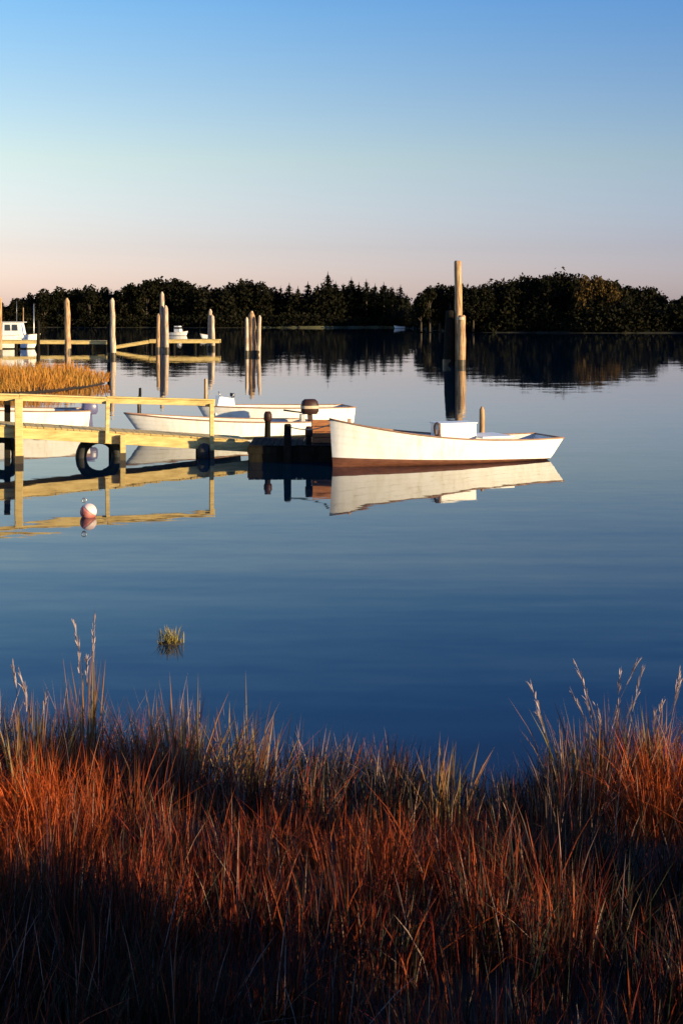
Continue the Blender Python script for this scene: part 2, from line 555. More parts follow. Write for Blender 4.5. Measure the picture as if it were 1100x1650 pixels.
for px, py, lab in ((940, 437, 'golden brown sunlit tree near the top of the right wooded headland'), (962, 440, 'golden tree just right of the topmost trees of the headland, olive tinted'), (976, 446, 'lowest and rightmost of the golden brown trees on the headland')):
    D = 294
    hgt = Z(py, D) - .8
    tree('sunlit_gold_tree', random.choice(BROAD), X(px, D), D, .7, hgt * .98, hgt * .7, M['leaf_sunlit'], lab, 'golden trees on the right headland')
SKYL = sorted(LEFT + SPK + [q for q in RIGHT if q[0] > 690] + [(655, 480), (664, 484)])
# the wood goes on outside the frame and behind as one mass
v, f, vn = [], [], 0
for i in range(1650):
    x = random.uniform(-330, 330) if i % 3 == 0 else random.uniform(-110, 110)
    if i < 560:                          # trees behind and beside the counted ones
        d = far_d(x) + random.uniform(7, 26)
        r = random.uniform(2.6, 4.0)
        px_ = 550 + x / d * F
        top_ = np.interp(px_, [q[0] for q in SKYL], [q[1] for q in SKYL]) + random.uniform(5, 16)
        hz = max(2.0, (Z(top_, d) - .3) / 1.85)
        lob, cnt_ = [(x, d, hz, r, hz * .85)], 420
    else:                                # low growth down to the water
        d = far_d(x) + random.uniform(.8, 7)
        hz = random.uniform(.6, 2.2) if x < 15 else random.uniform(.8, 4)
        lob, cnt_ = [(x, d, hz * .8 + .2, random.uniform(1.6, 3), hz)], 130
    v2, f2 = leaf_cloud(lob, cnt_, .48 if i < 560 else .38)
    f.append(f2 + vn)
    v.append(v2)
    vn += len(v2)
um = MB(); um.v, um.f = np.concatenate(v).tolist(), np.concatenate(f).tolist()
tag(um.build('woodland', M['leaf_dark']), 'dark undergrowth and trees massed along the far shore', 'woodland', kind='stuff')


# ------------------------------------------------------------------ boats
def hull(root, L, B, sheer, rake_bow, rake_stern, stripe, mats, draft=0.22, flare=0.82, tw=0.8, n=28):
    """bow at x = 0, stern at x = L, water at z = 0"""
    def half(s):
        return B / 2 * min(1, math.sin(min(1, s * 1.75) * math.pi / 2) ** .75) * (1 - (1 - tw) * max(0, (s - .55) / .45) ** 1.6)

    def pt(s, t, side, inset=0.0):       # t: 0 keel .. 1 sheer
        zt = sheer(s)
        zk = -draft * (1 - .5 * s) if s > .06 else -draft
        z = zk + (zt - zk) * t
        g = flare + (1 - flare) * t if t > .25 else (flare + (1 - flare) * t) * (t / .25) ** .5
        x = s * L + rake_bow * (1 - t) * (1 - s) ** 3 - rake_stern * (1 - t) * s ** 6
        b_ = max(0.0, half(s) * g - inset) if s > 0 else 0.0
        return (x, side * b_, z)

    S = [(i / n) ** 1.3 for i in range(n + 1)]
    top, bot, inn = MB(), MB(), MB()

    def grid(mb, ts_of, side, inset=0, flip=False):
        base = len(mb.v)
        m_ = len(ts_of(0))
        for s in S:
            for t in ts_of(s):
                t, i_ = t if isinstance(t, tuple) else (t, inset)
                mb.v.append(pt(s, t, side, i_))
        for i in range(n):
            for j in range(m_ - 1):
                q = (base + i * m_ + j, base + (i + 1) * m_ + j, base + (i + 1) * m_ + j + 1, base + i * m_ + j + 1)
                mb.f.append(q if (side < 0) != flip else q[::-1])

    def tstripe(s):
        zk = -draft * (1 - .5 * s) if s > .06 else -draft
        return (stripe(s) - zk) / (sheer(s) - zk)

    for side in (-1, 1):
        # overlapping strakes, each proud of the one below
        nst = 5
        grid(top, lambda s: [(tstripe(s) + (1 - tstripe(s)) * (q // 2 + q % 2) / nst, -.005 if q % 2 == 0 and s > .01 else 0) for q in range(2 * nst)], side)
        grid(bot, lambda s: [tstripe(s) * q / 5 for q in range(6)], side)
        grid(inn, lambda s: [.32 + .66 * q / 4 for q in range(5)], side, .035, True)
    # transom
    tv = [pt(1, tstripe(1) + (1 - tstripe(1)) * q / 6, -1) for q in range(7)] + [pt(1, tstripe(1) + (1 - tstripe(1)) * q / 6, 1) for q in reversed(range(7))]
    top.add(tv, [tuple(range(len(tv)))])
    bv = [pt(1, tstripe(1) * q / 5, -1) for q in range(6)] + [pt(1, tstripe(1) * q / 5, 1) for q in reversed(range(1, 6))]
    bot.add(bv, [tuple(range(len(bv)))])
    # inner floor
    fl = [pt(s, .34, -1, .035) for s in S] + [pt(s, .34, 1, .035) for s in S]
    m_ = len(S)
    inn.add(fl, [(i, i + 1, m_ + i + 1, m_ + i) for i in range(m_ - 1)])
    tp = top.build('topsides', mats['top'], root, True)
    tp.modifiers.new('edge', 'EDGE_SPLIT').split_angle = R(40)
    bot.build('bottom', mats['bot'], root, True)
    inn.build('inner_hull', mats['inn'], root, True)
    gw = MB()
    for side in (-1, 1):
        pts = [Vector(pt(s, 1, side)) + Vector((0, side * .005, .012)) for s in S]
        gw.tube(pts, .022, 6)
    pA, pB = Vector(pt(1, 1, -1)), Vector(pt(1, 1, 1))
    gw.tube([pA, pB], .024, 6)
    gw.build('gunwale', mats['trim'], root, True)
    return pt


def thwart(root, pt, s, L, t=.8, wd=.24):
    a, b_ = Vector(pt(s, t, -1, .04)), Vector(pt(s, t, 1, .04))
    MB().bar(a, b_, wd, .035).build('thwart', M['hull_in'], root)


def outboard(root, x, z, mat, rz=0.0, sc=1.0, band=True):
    cw = MB()
    prof = [(0, .20, .13), (.08, .25, .17), (.24, .25, .17), (.36, .22, .15), (.42, .15, .10)]
    n = 12
    for (h, a, b_) in prof:
        for k in range(n):
            t = 2 * math.pi * k / n
            cw.v.append((x + sc * (a * math.copysign(abs(math.cos(t)) ** .6, math.cos(t))), sc * b_ * math.copysign(abs(math.sin(t)) ** .6, math.sin(t)), z + sc * h))
    for i in range(len(prof) - 1):
        for k in range(n):
            cw.f.append((i * n + k, i * n + (k + 1) % n, (i + 1) * n + (k + 1) % n, (i + 1) * n + k))
    cw.f.append(tuple((len(prof) - 1) * n + k for k in range(n)))
    c = cw.build('motor_cowl', mat, root, True)
    if band:
        bd = MB()
        for h in (.16, .24):
            for k in range(n):
                t = 2 * math.pi * k / n
                bd.v.append((x + sc * .258 * math.copysign(abs(math.cos(t)) ** .6, math.cos(t)), sc * .178 * math.copysign(abs(math.sin(t)) ** .6, math.sin(t)), z + sc * h))
        for k in range(n): bd.f.append((k, (k + 1) % n, n + (k + 1) % n, n + k))
        bd.build('cowl_band', M['beige'], c, True)
    MB().bar((x, 0, z + .02), (x + .06, 0, z - .75 * sc), .1, .14).build('motor_leg', mat, root)
    MB().box((x - .22 * sc, 0, z - .12), (.14, .22, .26)).build('motor_bracket', M['steel'], root, bevel=.01)
    MB().tube([(x - .2 * sc, 0, z + .05), (x - .75 * sc, .05, z + .14)], [.025, .03], 8).build('tiller', M['rubber'], root, True)


def place_boat(name, bow_px, bow_py, st_px, st_py):
    D0, D1 = WD(bow_py), WD(st_py)
    a, b_ = Vector((X(bow_px, D0), D0, 0)), Vector((X(st_px, D1), D1, 0))
    d = b_ - a
    return empty(name, a, math.atan2(d.y, d.x)), d.length


mats0 = dict(top=M['hull'], bot=M['bottom'], inn=M['hull_in'], trim=M['wood_trim'])
# main skiff: bow towards the floating dock at left, transom at right
boat, L = place_boat('skiff', 531, 752, 884, 736.5)
sh = lambda s: 0.55 + 0.66 * (1 - s) ** 2.45 + 0.03 * s ** 4
p = hull(boat, L, 1.9, sh, 0.10, .45, lambda s: .19 * (1 - s) ** 1.2 + .05, mats0, flare=.86)
tag(boat, 'large white open skiff with high bow and brown bottom, moored off the floating dock', 'boat', 'open white boats moored at the dock')
for s in (.22, .72): thwart(boat, p, s, L)
eb = MB().box((L * .548, 0, .70), (1.05, .62, .62)).build('engine_box', M['white'], boat, bevel=.03)
MB().box((L * .548, 0, 1.025), (1.10, .67, .035)).build('lid', M['white'], eb, bevel=.012)
MB().box((L * .70, -.1, .66), (.95, 1.2, .05)).build('stern_deck', M['white'], boat, bevel=.01)
MB().tube([(L * .455, -.18, .45), (L * .455, -.18, .88)], .035, 8).build('steering_post', M['wood_trim'], boat, True)
MB().torus((L * .455 + .03, -.18, .88), .17, .022, axis='X', n=18, m=6).build('steering_wheel', M['wood_trim'], boat, True)
fd = MB()
S_ = [i / 8 for i in range(9)]
for s in S_:
    s2 = .005 + s * .2
    for sd in (-1, 1):
        q = p(s2, .97, sd, .03)
        fd.v.append(q)
for i in range(8): fd.f.append((2 * i, 2 * i + 2, 2 * i + 3, 2 * i + 1))
fd.build('foredeck', M['hull_in'], boat)
MB().box((L * .085, 0, sh(.085) + .05), (.07, .07, .16)).build('bow_bitt', M['wood_trim'], boat)

# white boat behind the ramp, brown outboard at its stern
b2, L2 = place_boat('motor_skiff', 200, 708, 498, 700)
p2 = hull(b2, L2, 1.8, lambda s: .45 + .36 * (1 - s) ** 2.0, .75, .1, lambda s: .05, dict(mats0, bot=M['bottom_green']))
tag(b2, 'white skiff with dark brown outboard motor, lying just behind the wooden ramp', 'boat', 'open white boats moored at the dock')
for s in (.35, .65, .85): thwart(b2, p2, s, L2)
outboard(b2, L2 + .02, .66, M['motor'], sc=1.15)

# rear white boat with console
b4, L4 = place_boat('console_boat', 318, 693, 562, 687)
p4 = hull(b4, L4, 1.9, lambda s: .70 + .12 * (1 - s) ** 2, .6, .06, lambda s: .06, dict(mats0, bot=M['bottom_green']))
tag(b4, 'rearmost white boat at the dock, with low console and square stern', 'boat', 'open white boats moored at the dock')
con = MB().add([(L4 * .10, -.33, .5), (L4 * .235, -.33, .5), (L4 * .235, .33, .5), (L4 * .10, .33, .5),
                (L4 * .13, -.3, 1.14), (L4 * .225, -.3, 1.06), (L4 * .225, .3, 1.06), (L4 * .13, .3, 1.14)],
               [(0, 3, 2, 1), (4, 5, 6, 7), (0, 1, 5, 4), (1, 2, 6, 5), (2, 3, 7, 6), (3, 0, 4, 7)]).build('console', M['white'], b4, bevel=.02)
MB().tube([(L4 * .14, -.28, 1.1), (L4 * .125, -.28, 1.3)], .02, 6).build('rail_post', M['steel'], con, True)
MB().tube([(L4 * .21, -.28, 1.06), (L4 * .225, -.28, 1.24)], .02, 6).build('rail_post', M['steel'], con, True)
MB().box((L4 * .225, 0, 1.16), (.05, .5, .12)).build('instrument_pod', M['rubber'], con)
for s in (.5, .8): thwart(b4, p4, s, L4)

# boat at far left behind the ramp
b3, L3 = place_boat('motor_skiff', -110, 701, 140, 694)
p3 = hull(b3, L3, 1.9, lambda s: .70 + .25 * (1 - s) ** 2, .6, .08, lambda s: .05, dict(mats0, bot=M['bottom_green']))
tag(b3, 'white boat with blue outboard motor behind the ramp, cut off by the left edge', 'boat', 'open white boats moored at the dock')
for s in (.4, .7): thwart(b3, p3, s, L3)
outboard(b3, L3 + .1, .55, M['motor_blue'], sc=1.1, band=False)

# ------------------------------------------------------------------ wooden ramp, floating dock
rw = 1.3
E0, E1 = Vector((X(0, 36.8), 36.8, 0)), Vector((X(403, 38.6), 38.6, 0))
dirv = (E1 - E0).normalized()


def on_ramp(px):                         # (distance from the ramp foot, camera distance) of a photo column on its near edge
    m_ = (px - 550) / F
    t = (m_ * E1.y - E1.x) / (dirv.x - m_ * dirv.y)
    return t, E1.y + t * dirv.y


def deck_py(px): return 684 + 21 * px / 340


def rail_py(px): return 641 + 9 * px / 340


rr = empty('gangway_ramp', E1, math.atan2(dirv.y, dirv.x))
tag(rr, 'sunlit wooden ramp with one handrail running down to the floating dock', 'ramp')
ta, Da = on_ramp(0); tz, Dz = on_ramp(340)
zs = (Z(deck_py(340), Dz) - Z(deck_py(0), Da)) / (tz - ta)
ramp_z = lambda t: Z(deck_py(340), Dz) + (t - tz) * zs
rz0 = (Z(rail_py(340), Dz) - Z(rail_py(0), Da)) / (tz - ta)
rail_z = lambda t: Z(rail_py(340), Dz) + (t - tz) * rz0
t_l = ta - 5.0
for dy in (0.04, rw - .04):
    MB().bar((t_l, dy, ramp_z(t_l) - .19), (0, dy, ramp_z(0) - .19), .07, .29).build('stringer', M['lumber'], rr, bevel=.008)
pm = MB().box((0, 0, 0), (.145, rw + .04, .04)).mesh('deck_plank')
pm.materials.append(M['lumber'])
sl = math.atan(zs)
x = t_l + .08
while x < -.05:
    o = link_mesh('deck_plank', pm, None, rr, (x + random.uniform(-.004, .004), rw / 2 + random.uniform(-.015, .015), ramp_z(x) - .022 + random.uniform(-.003, .003)))
    o.rotation_euler = (0, -sl, random.uniform(-.006, .006))
    x += .157
t_e = on_ramp(346)[0]
cuts = [t_l, on_ramp(31)[0], on_ramp(172)[0], t_e]
for i in range(3):
    a, b_ = cuts[i] + .004, cuts[i + 1] - .004
    j0, j1 = random.uniform(-.012, .012), random.uniform(-.012, .012)
    MB().bar((a, -.04, rail_z(a) + j0), (b_, -.04, rail_z(b_) + j1), .06, .15).build('handrail', M['lumber'], rr, bevel=.008)
    MB().bar((a, -.04, rail_z(a) + .095 + j0), (b_, -.04, rail_z(b_) + .095 + j1), .16, .04).build('rail_cap', M['lumber'], rr, bevel=.006)
for px, wd, under, over, mt in ((-120, .2, True, True, 'lumber'), (31, .20, True, True, 'lumber'), (172, .10, False, True, 'lumber'), (197, .14, True, False, 'lumber'), (340, .11, True, True, 'lumber')):
    t = on_ramp(px)[0]
    z0_, z1_ = (-.8 if under else ramp_z(t) - .3), (rail_z(t) if over else ramp_z(t) - .06)
    po = MB().bar((t, -.075 - wd / 2, z0_), (t + random.uniform(-.02, .02), -.075 - wd / 2, z1_), wd, wd).build('post', M[mt], rr, bevel=.01)
    if under:
        MB().box((t, -.075 - wd / 2, -.05), (wd + .012, wd + .012, .5)).build('tide_band', M['wet'], po)
for px in (16, 190, 335):                # posts under the far edge, their shade put into a tar-dark colour
    t = on_ramp(px)[0]
    MB().bar((t, rw + .11, -.8), (t, rw + .11, ramp_z(t) + (.6 if px == 16 else -.06)), .16, .16).build('post', M['tar_shade'], rr, bevel=.01)
D_R = 37.6

# tyres hung in the water under the ramp
def tyre(px, D, zc, r, t, label, rz):
    o = empty('tyre_fender', (X(px, D), D, zc), rz)
    MB().torus((0, 0, 0), r, t).build('tyre', M['rubber'], o, True)
    MB().tube([(0, 0, r - t * .2), (.03, .05, r + .05), (0, .1, r + .16)], .014, 6).build('hanging_rope', M['rope'], o, True)
    tag(o, label, 'tyre', 'old tyres used as fenders along the ramp')


tyre(160, D_R + .75, .02, .49, .15, 'big black tyre half under water below the middle of the ramp', R(18))
tyre(4, D_R + .9, .08, .42, .13, 'black tyre hanging in the water below the ramp at the left edge', R(-12))
tyre(329, D_R + .55, .14, .14, .12, 'small dark fender by the last ramp post near the floating dock', R(80))

# floating dock
D_F = 37.0
fl = empty('floating_dock', (X(400, D_F), D_F, 0))
tag(fl, 'low black tarred floating dock between the ramp foot and the skiff bow', 'dock')
fw, fd_ = X(548, D_F) - X(400, D_F), 2.4
for i in range(2):
    MB().box((fw / 2, .22 + i * (fd_ - .44), .06), (fw, .44, .56)).build('float', M['tar_shade'], fl, bevel=.03)
MB().box((fw / 2, .03, .31), (fw + .04, .10, .18)).build('fascia_board', M['tar_shade'], fl, bevel=.01)
pm2 = MB().box((0, 0, 0), (.145, fd_ + .06, .04)).mesh('deck_plank')
pm2.materials.append(M['tar_shade'])
x = .08
while x < fw:
    link_mesh('deck_plank', pm2, None, fl, (x, fd_ / 2, .425 + random.uniform(-.003, .003)))
    x += .158


def dock_post(px, py_top, D, r, knob, label):
    o = empty('dock_post', (X(px, D), D, 0))
    zt = Z(py_top, D)
    MB().tube([(0, 0, -.9), (0, 0, .4), (0.01, 0, zt - .03), (0.01, 0, zt)], [r, r, r * .93, r * .75], 10, jit=.03).build('shaft', M['tar_shade'], o, True)
    if knob:
        MB().tube([(0.01, 0, zt - .28), (0.01, 0, zt - .22), (0.01, 0, zt - .08), (0.01, 0, zt)], [r * 1.05, r * 1.38, r * 1.35, r * .9], 10).build('knob', M['motor'], o, True)
    tag(o, label, 'post', 'short dark posts along the floating dock')


dock_post(431, 663, D_F + 2.65, .085, True, 'leftmost dark post on the floating dock, taller, with a knobbed top')
dock_post(463, 683, D_F - .14, .10, False, 'plain black post in the middle of the floating dock front')
dock_post(497, 687, D_F + .2, .075, True, 'short knobbed dark post nearest the skiff bow')

cr = empty('crate', (X(519, D_F + .9), D_F + .9, .447), R(4))
tag(cr, 'rusty orange brown wooden crate on the floating dock beside the skiff bow', 'crate')
for sz in range(4):
    for sy in (-.22, .22):
        MB().box((0, sy, .07 + sz * .15), (.56, .025, .13)).build('board', M['crate'], cr, bevel=.004)
    for sx in (-.27, .27):
        MB().box((sx, 0, .07 + sz * .15), (.025, .41, .13)).build('board', M['crate'], cr, bevel=.004)
for sx in (-.24, .24):
    for sy in (-.19, .19):
        MB().box((sx, sy, .3), (.04, .035, .6)).build('corner_post', M['crate'], cr)

# mooring line from the skiff's bow to the dock post
a = Vector((X(463, D_F - .14), D_F - .14, .95)); b_ = boat.matrix_basis @ Vector((.12, 0, sh(0) - .1))
pts = [a.lerp(b_, t / 8) + Vector((0, 0, -.12 * math.sin(math.pi * t / 8))) for t in range(9)]
tag(MB().tube(pts, .014, 6).build('mooring_line', M['rope'], smooth=True), 'thin rope from the dock post to the skiff bow', 'rope')

# buoy in front of the ramp
D_B = WD(833)
by = empty('mooring_buoy', (X(136, D_B), D_B, 0))
tag(by, 'round red and pale pink mooring buoy floating in front of the ramp', 'buoy')
r = .16
for nm, a0, a1, mt in (('lower_half', -90, 12, 'buoy_red'), ('upper_half', 12, 90, 'buoy_white')):
    q = MB()
    stp = [R(a0 + (a1 - a0) * i / 7) for i in range(8)]
    q.tube([(0, 0, .13 + r * math.sin(t)) for t in stp], [max(.004, r * math.cos(t)) for t in stp], 20)
    q.build(nm, M[mt], by, True).rotation_euler = (0, R(38), 0)
MB().torus((0, 0, .13 + r + .03), .04, .012, n=14, m=6).build('ring', M['steel'], by, True)


# ------------------------------------------------------------------ pilings
def pile_part(root, x, y, zt, r, mat, zb=-1.2, lean=(0, 0), name='pile', pointed=True):
    n_ = 8
    pts = [(x + lean[0] * t, y + lean[1] * t, zb + (zt - zb) * t) for t in [i / n_ for i in range(n_ + 1)]]
    kx_ = random.uniform(-.12, .12) * r
    pts = [(q[0] + kx_ * math.sin(i * 1.9 + r * 50), q[1], q[2]) for i, q in enumerate(pts)]
    rad = [r * (1.10 - .26 * i / n_) * random.uniform(.95, 1.05) for i in range(n_ + 1)]
    rise = r * (1.1 if pointed else .25)
    pts[-1] = (pts[-1][0], pts[-1][1], zt - rise)
    pts.append((x + lean[0], y + lean[1], zt)); rad.append(r * (.25 if pointed else .65))
    o = MB().tube(pts, rad, 14, jit=.05).build(name, mat, root, True)
    o.modifiers.new('edge', 'EDGE_SPLIT').split_angle = R(50)
    MB().tube([(x, y, -.5), (x + lean[0] * .12, y + lean[1] * .12, .42)], r * 1.075, 14, cap=False).build('tide_band', M['wet'], o, True)
    return o


def piling(px, py_w, plist, label, band=None, group='tall pilings along the back pier', name='mooring_piling'):
    D = WD(py_w)
    o = empty(name, (X(px, D), D, 0))
    for (dx, dy, py_t, wpx, mt) in plist:
        pile_part(o, dx / F * D, dy, Z(py_t, D + dy), wpx / 2 / F * D, M[mt], lean=(random.uniform(-.14, .14), random.uniform(-.1, .1)), pointed=name == 'mooring_piling')
    if band:
        MB().torus((0, band[2] if len(band) > 2 else 0, Z(band[0], D)), band[1] / 2 / F * D * 1.05, .06, n=20, m=6).build('lashing', M['rope'], o, True).rotation_euler = (R(90), 0, 0)
    tag(o, label, 'piling', group)
    return o


# the tall mooring dolphin behind the skiff; left pile coloured dark for its shade
dl = piling(740, 588, [(0, 0, 420, 13, 'pile'), (.5, -.75, 508, 14, 'pile'), (-17, .25, 500, 19, 'tar_shade')],
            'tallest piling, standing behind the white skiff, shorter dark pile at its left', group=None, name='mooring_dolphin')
MB().tube([(.03, -.75, 3.45), (.03, -.75, 3.66)], .33, 14, cap=False).build('collar', M['beige'], dl, True)
# stub behind the skiff
piling(775, 724, [(0, 0, 655, 10, 'pile')], 'short brown piling stub rising just behind the skiff', group=None)
# along the back pier
piling(407, 572, [(-9, 0, 511, 6, 'pile_pale'), (0, .5, 501, 12, 'pile'), (9, 0, 508, 6.5, 'pile_pale')], 'thick pile cluster standing alone right of the back pier end')
piling(262, 566, [(-8, .2, 505, 7, 'pile'), (-1, .6, 470, 8, 'pile_pale'), (7, 0, 492, 8, 'pile_pale')], 'tallest pile cluster on the back pier, stepped tops')
piling(340, 563, [(-3, .2, 498, 7, 'pile_pale'), (4, -.2, 507, 7, 'pile_pale')], 'pair of pale piles near the outer end of the back pier')
piling(110, 568, [(0, 0, 480, 10, 'pile')], 'single brown tapering piling on the left part of the back pier')
piling(183, 576, [(0, 0, 480, 9, 'pile_pale'), (-6, .4, 520, 9, 'tar_shade')], 'grey piling with dark foot at the dip of the back pier')
piling(62, 584, [(0, 0, 516, 6, 'tar_shade')], 'thin dark piling in front of the back pier beside the cabin boat')
piling(1, 570, [(0, 0, 478, 7, 'pile')], 'brown piling at the left edge of the picture, behind the ramp')
piling(224, 655, [(0, 0, 625, 5, 'tar_shade')], 'short thin dark stake in the water just above the ramp handrail', group=None, name='stake')
piling(332, 652, [(0, 0, 610, 6, 'pile')], 'brown stake in the water just above the end of the handrail', group=None, name='stake')

# ------------------------------------------------------------------ back pier
D_P = 152.0


def pier(name, p0, p1, label, legs, thick=.35):
    (px0, py0), (px1, py1) = p0, p1
    a, b_ = Vector((X(px0, D_P), D_P, Z(py0, D_P))), Vector((X(px1, D_P), D_P, Z(py1, D_P)))
    o = empty(name, (a.x, D_P, 0))
    a.x, b_.x, a.y, b_.y = 0, b_.x - o.location.x, 0, 0
    for dy in (0, 1.6):
        MB().bar(a + Vector((0, dy, -.15)), b_ + Vector((0, dy, -.15)), .12, thick).build('stringer', M['lumber'], o)
    dk = MB()
    nb = int((b_ - a).length / .3)
    for i in range(nb):
        q = a.lerp(b_, (i + .5) / nb)
        dk.box((q.x, .8, q.z + .05), (.27, 1.9, .05))
    d_ = dk.build('deck_boards', M['lumber'], o)
    d_['kind'] = 'stuff'
    for t in legs:
        q = a.lerp(b_, t)
        for dy in (.1, 1.5):
            MB().tube([(q.x, dy, -1), (q.x, dy, q.z - .05)], .16, 8).build('leg', M['tar_shade'], o, True)
    tag(o, label, 'pier')


pier('back_pier', (-160, 548), (178, 550), 'left stretch of the narrow wooden back pier, past the cabin boat', [.1, .25, .4, .55, .7, .8, .9, .98])
pier('sloping_gangway', (179, 559), (240, 549), 'short sloping gangway in the middle of the back pier', [.05], .3)
pier('back_pier', (241, 548), (354, 548), 'right stretch of the back pier, ending by the pale pile pair', [.03, .35, .65, .97])

# cabin boat behind the back pier
D_C = 158.0
cb = empty('cabin_boat', (X(66, D_C), D_C, 0), math.pi)
L5 = 8.2
hull(cb, L5, 2.6, lambda s: 1.35 + .35 * (1 - s) ** 2, .9, .1, lambda s: .12, dict(mats0, bot=M['bottom_green']), draft=.4)
def bx_cab(x0, x1, z0, z1, hw, slope):
    return MB().add([(x0, -hw, z0), (x1, -hw, z0), (x1, hw, z0), (x0, hw, z0), (x0 + slope, -hw * .9, z1), (x1, -hw * .9, z1), (x1, hw * .9, z1), (x0 + slope, hw * .9, z1)],
                    [(0, 3, 2, 1), (4, 5, 6, 7), (0, 1, 5, 4), (1, 2, 6, 5), (2, 3, 7, 6), (3, 0, 4, 7)])
cab = bx_cab(1.75, 4.1, 1.2, 2.95, 1.0, .35).build('cabin', M['white'], cb, bevel=.04)
for sd in (-1, 1):
    for x0, x1 in ((2.35, 3.0), (3.15, 3.8)):
        MB().add([(x0, sd * .985, 2.05), (x1, sd * .985, 2.05), (x1, sd * .945, 2.72), (x0 + .08, sd * .945, 2.72)], [(0, 1, 2, 3)]).build('window', M['glass'], cab)
MB().box((2.95, 0, 2.99), (2.35, 2.05, .07)).build('cabin_roof', M['white'], cab, bevel=.02)
MB().tube([(2.6, .4, 3.0), (2.6, .4, 5.4)], [.035, .015], 6).build('antenna', M['steel'], cab, True)
tag(cb, 'small white cabin boat with dark windows behind the back pier', 'boat')

# two slender stakes near it
for px, pt_, lab in ((38, 494, 'thin reddish pole rising behind the cabin boat roof'), (55, 488, 'thin grey blue pole right of the cabin boat')):
    D = 165
    o = empty('slender_pole', (X(px, D), D, 0))
    MB().tube([(0, 0, -1), (0, 0, Z(pt_, D))], [.09, .05], 8).build('shaft', M['pile'] if px == 38 else M['steel'], o, True)
    MB().tube([(0, 0, Z(pt_, D) - .12), (0, 0, Z(pt_, D))], .08, 8).build('tip', M['tar_shade'], o, True)
    tag(o, lab, 'pole', 'slender poles by the cabin boat')

# small moored boats far out
def small_boat(name, px, py_w, L_, cabin, label, rz):
    D = WD(py_w)
    o = empty(name, (X(px, D), D, 0), rz)
    hull(o, L_, L_ * .36, lambda s: .55 + .3 * (1 - s) ** 2, .4, .05, lambda s: .06, dict(mats0, bot=M['bottom_green']), n=14)
    if cabin:
        c = bx_cab(L_ * .3, L_ * .6, .5, 1.75, L_ * .13, .3).build('cabin', M['white'], o, bevel=.03)
        MB().box((L_ * .46, 0, 1.4), (L_ * .24, L_ * .262, .35)).build('window', M['glass'], c)
    else:
        MB().box((L_ * .5, 0, .5), (.25, L_ * .3, .04)).build('thwart', M['hull_in'], o)
    tag(o, label, 'boat', 'small boats moored far out')


small_boat('moored_launch', 303, 541, 4.2, True, 'tiny far moored boat with cabin, seen between the back pier piles', R(160))
small_boat('dinghy', 322, 546, 2.2, False, 'tiny white dinghy far out, left of the pale pile pair', R(20))
small_boat('dinghy', 634, 529.5, 3.0, False, 'tiny white dinghy far off by the pale far shore line', R(10))


# ------------------------------------------------------------------ grasses
def blades(base, hgt, wid, lean, bend, mb_segments=3, seed=0):
    """base (N,3), hgt (N), wid (N), lean (N,2) at the tip"""
    n = len(base)
    g = np.random.default_rng(seed)
    ang = g.uniform(0, math.pi, n)
    side = np.stack([np.cos(ang), np.sin(ang), np.zeros(n)], 1)
    levels = [0, .4, .75, 1.0]
    V = []
    for t in levels:
        c = base.copy()
        c[:, :2] += lean * (t ** bend)[..., None] if np.ndim(t) else lean * t ** bend
        c[:, 2] += hgt * (t - .12 * t * t * np.minimum(1, np.linalg.norm(lean, axis=1) / np.maximum(hgt, .01)))
        ww = wid * (1 - .25 * t) if t < .99 else wid * 0
        if t < .99:
            V += [c - side * ww[:, None] / 2, c + side * ww[:, None] / 2]
        else:
            V += [c]
    A = np.stack(V, 1).reshape(-1, 3)
    k_ = len(V)
    off = np.arange(n)[:, None] * k_
    quads = np.concatenate([off + np.array([[0, 1, 3, 2]]), off + np.array([[2, 3, 5, 4]])])
    tris = off + np.array([[4, 5, 6]])
    return A, quads, tris


def blade_object(name, parts, mat, parent=None):
    me = bpy.data.meshes.new(name)
    Vs, Q, T, o_ = [], [], [], 0
    for A, q, t in parts:
        Vs.append(A); Q.append(q + o_); T.append(t + o_); o_ += len(A)
    Vs, Q, T = np.concatenate(Vs), np.concatenate(Q), np.concatenate(T)
    me.vertices.add(len(Vs)); me.vertices.foreach_set('co', Vs.astype(np.float32).ravel())
    me.loops.add(Q.size + T.size); me.loops.foreach_set('vertex_index', np.concatenate([Q.ravel(), T.ravel()]).astype(np.int32))
    me.polygons.add(len(Q) + len(T))
    me.polygons.foreach_set('loop_start', np.concatenate([np.arange(len(Q)) * 4, Q.size + np.arange(len(T)) * 3]).astype(np.int32))
    me.update(calc_edges=True)
    return link_mesh(name, me, mat, parent)


# the near bank
def with_colour(o, cols, k_=7):
    at_ = o.data.color_attributes.new('blade_colour', 'FLOAT_COLOR', 'POINT')
    c4 = np.ones((len(cols), k_, 4), np.float32)
    c4[:, :, :3] = cols[:, None, :]
    at_.data.foreach_set('color', c4.ravel())


K = 2500                                 # tussocks
kx = rng.uniform(-6.5, 6.5, K * 3)
ky = rng.uniform(4.4, 12.2, K * 3)
edge = np.array([shore_y(a) for a in kx]) - ky
swale = np.exp(-((ky - (9.75 - .22 * kx + .25 * np.sin(kx * 1.7))) / .38) ** 2)      # wet hollow behind the first row
broad = np.sin(kx * 1.7 + np.sin(ky * 1.9) * 1.4) * np.sin(ky * 1.6 + kx * .7)
keep = (edge > -.12) & (rng.uniform(0, 1, K * 3) < .62 + .3 * broad - .5 * swale)
kx, ky, edge, swale, broad = [q[keep][:K] for q in (kx, ky, edge, swale, broad)]
K = len(kx)
back = np.clip((1.35 - edge) / .5, 0, 1)
prof = np.interp(kx, [-6, -3, -1.2, -.5, .2, .7, 1.4, 1.8, 2.3, 3.2, 6], [.8, .8, .82, .72, .58, .42, .45, .7, .88, .82, .8])
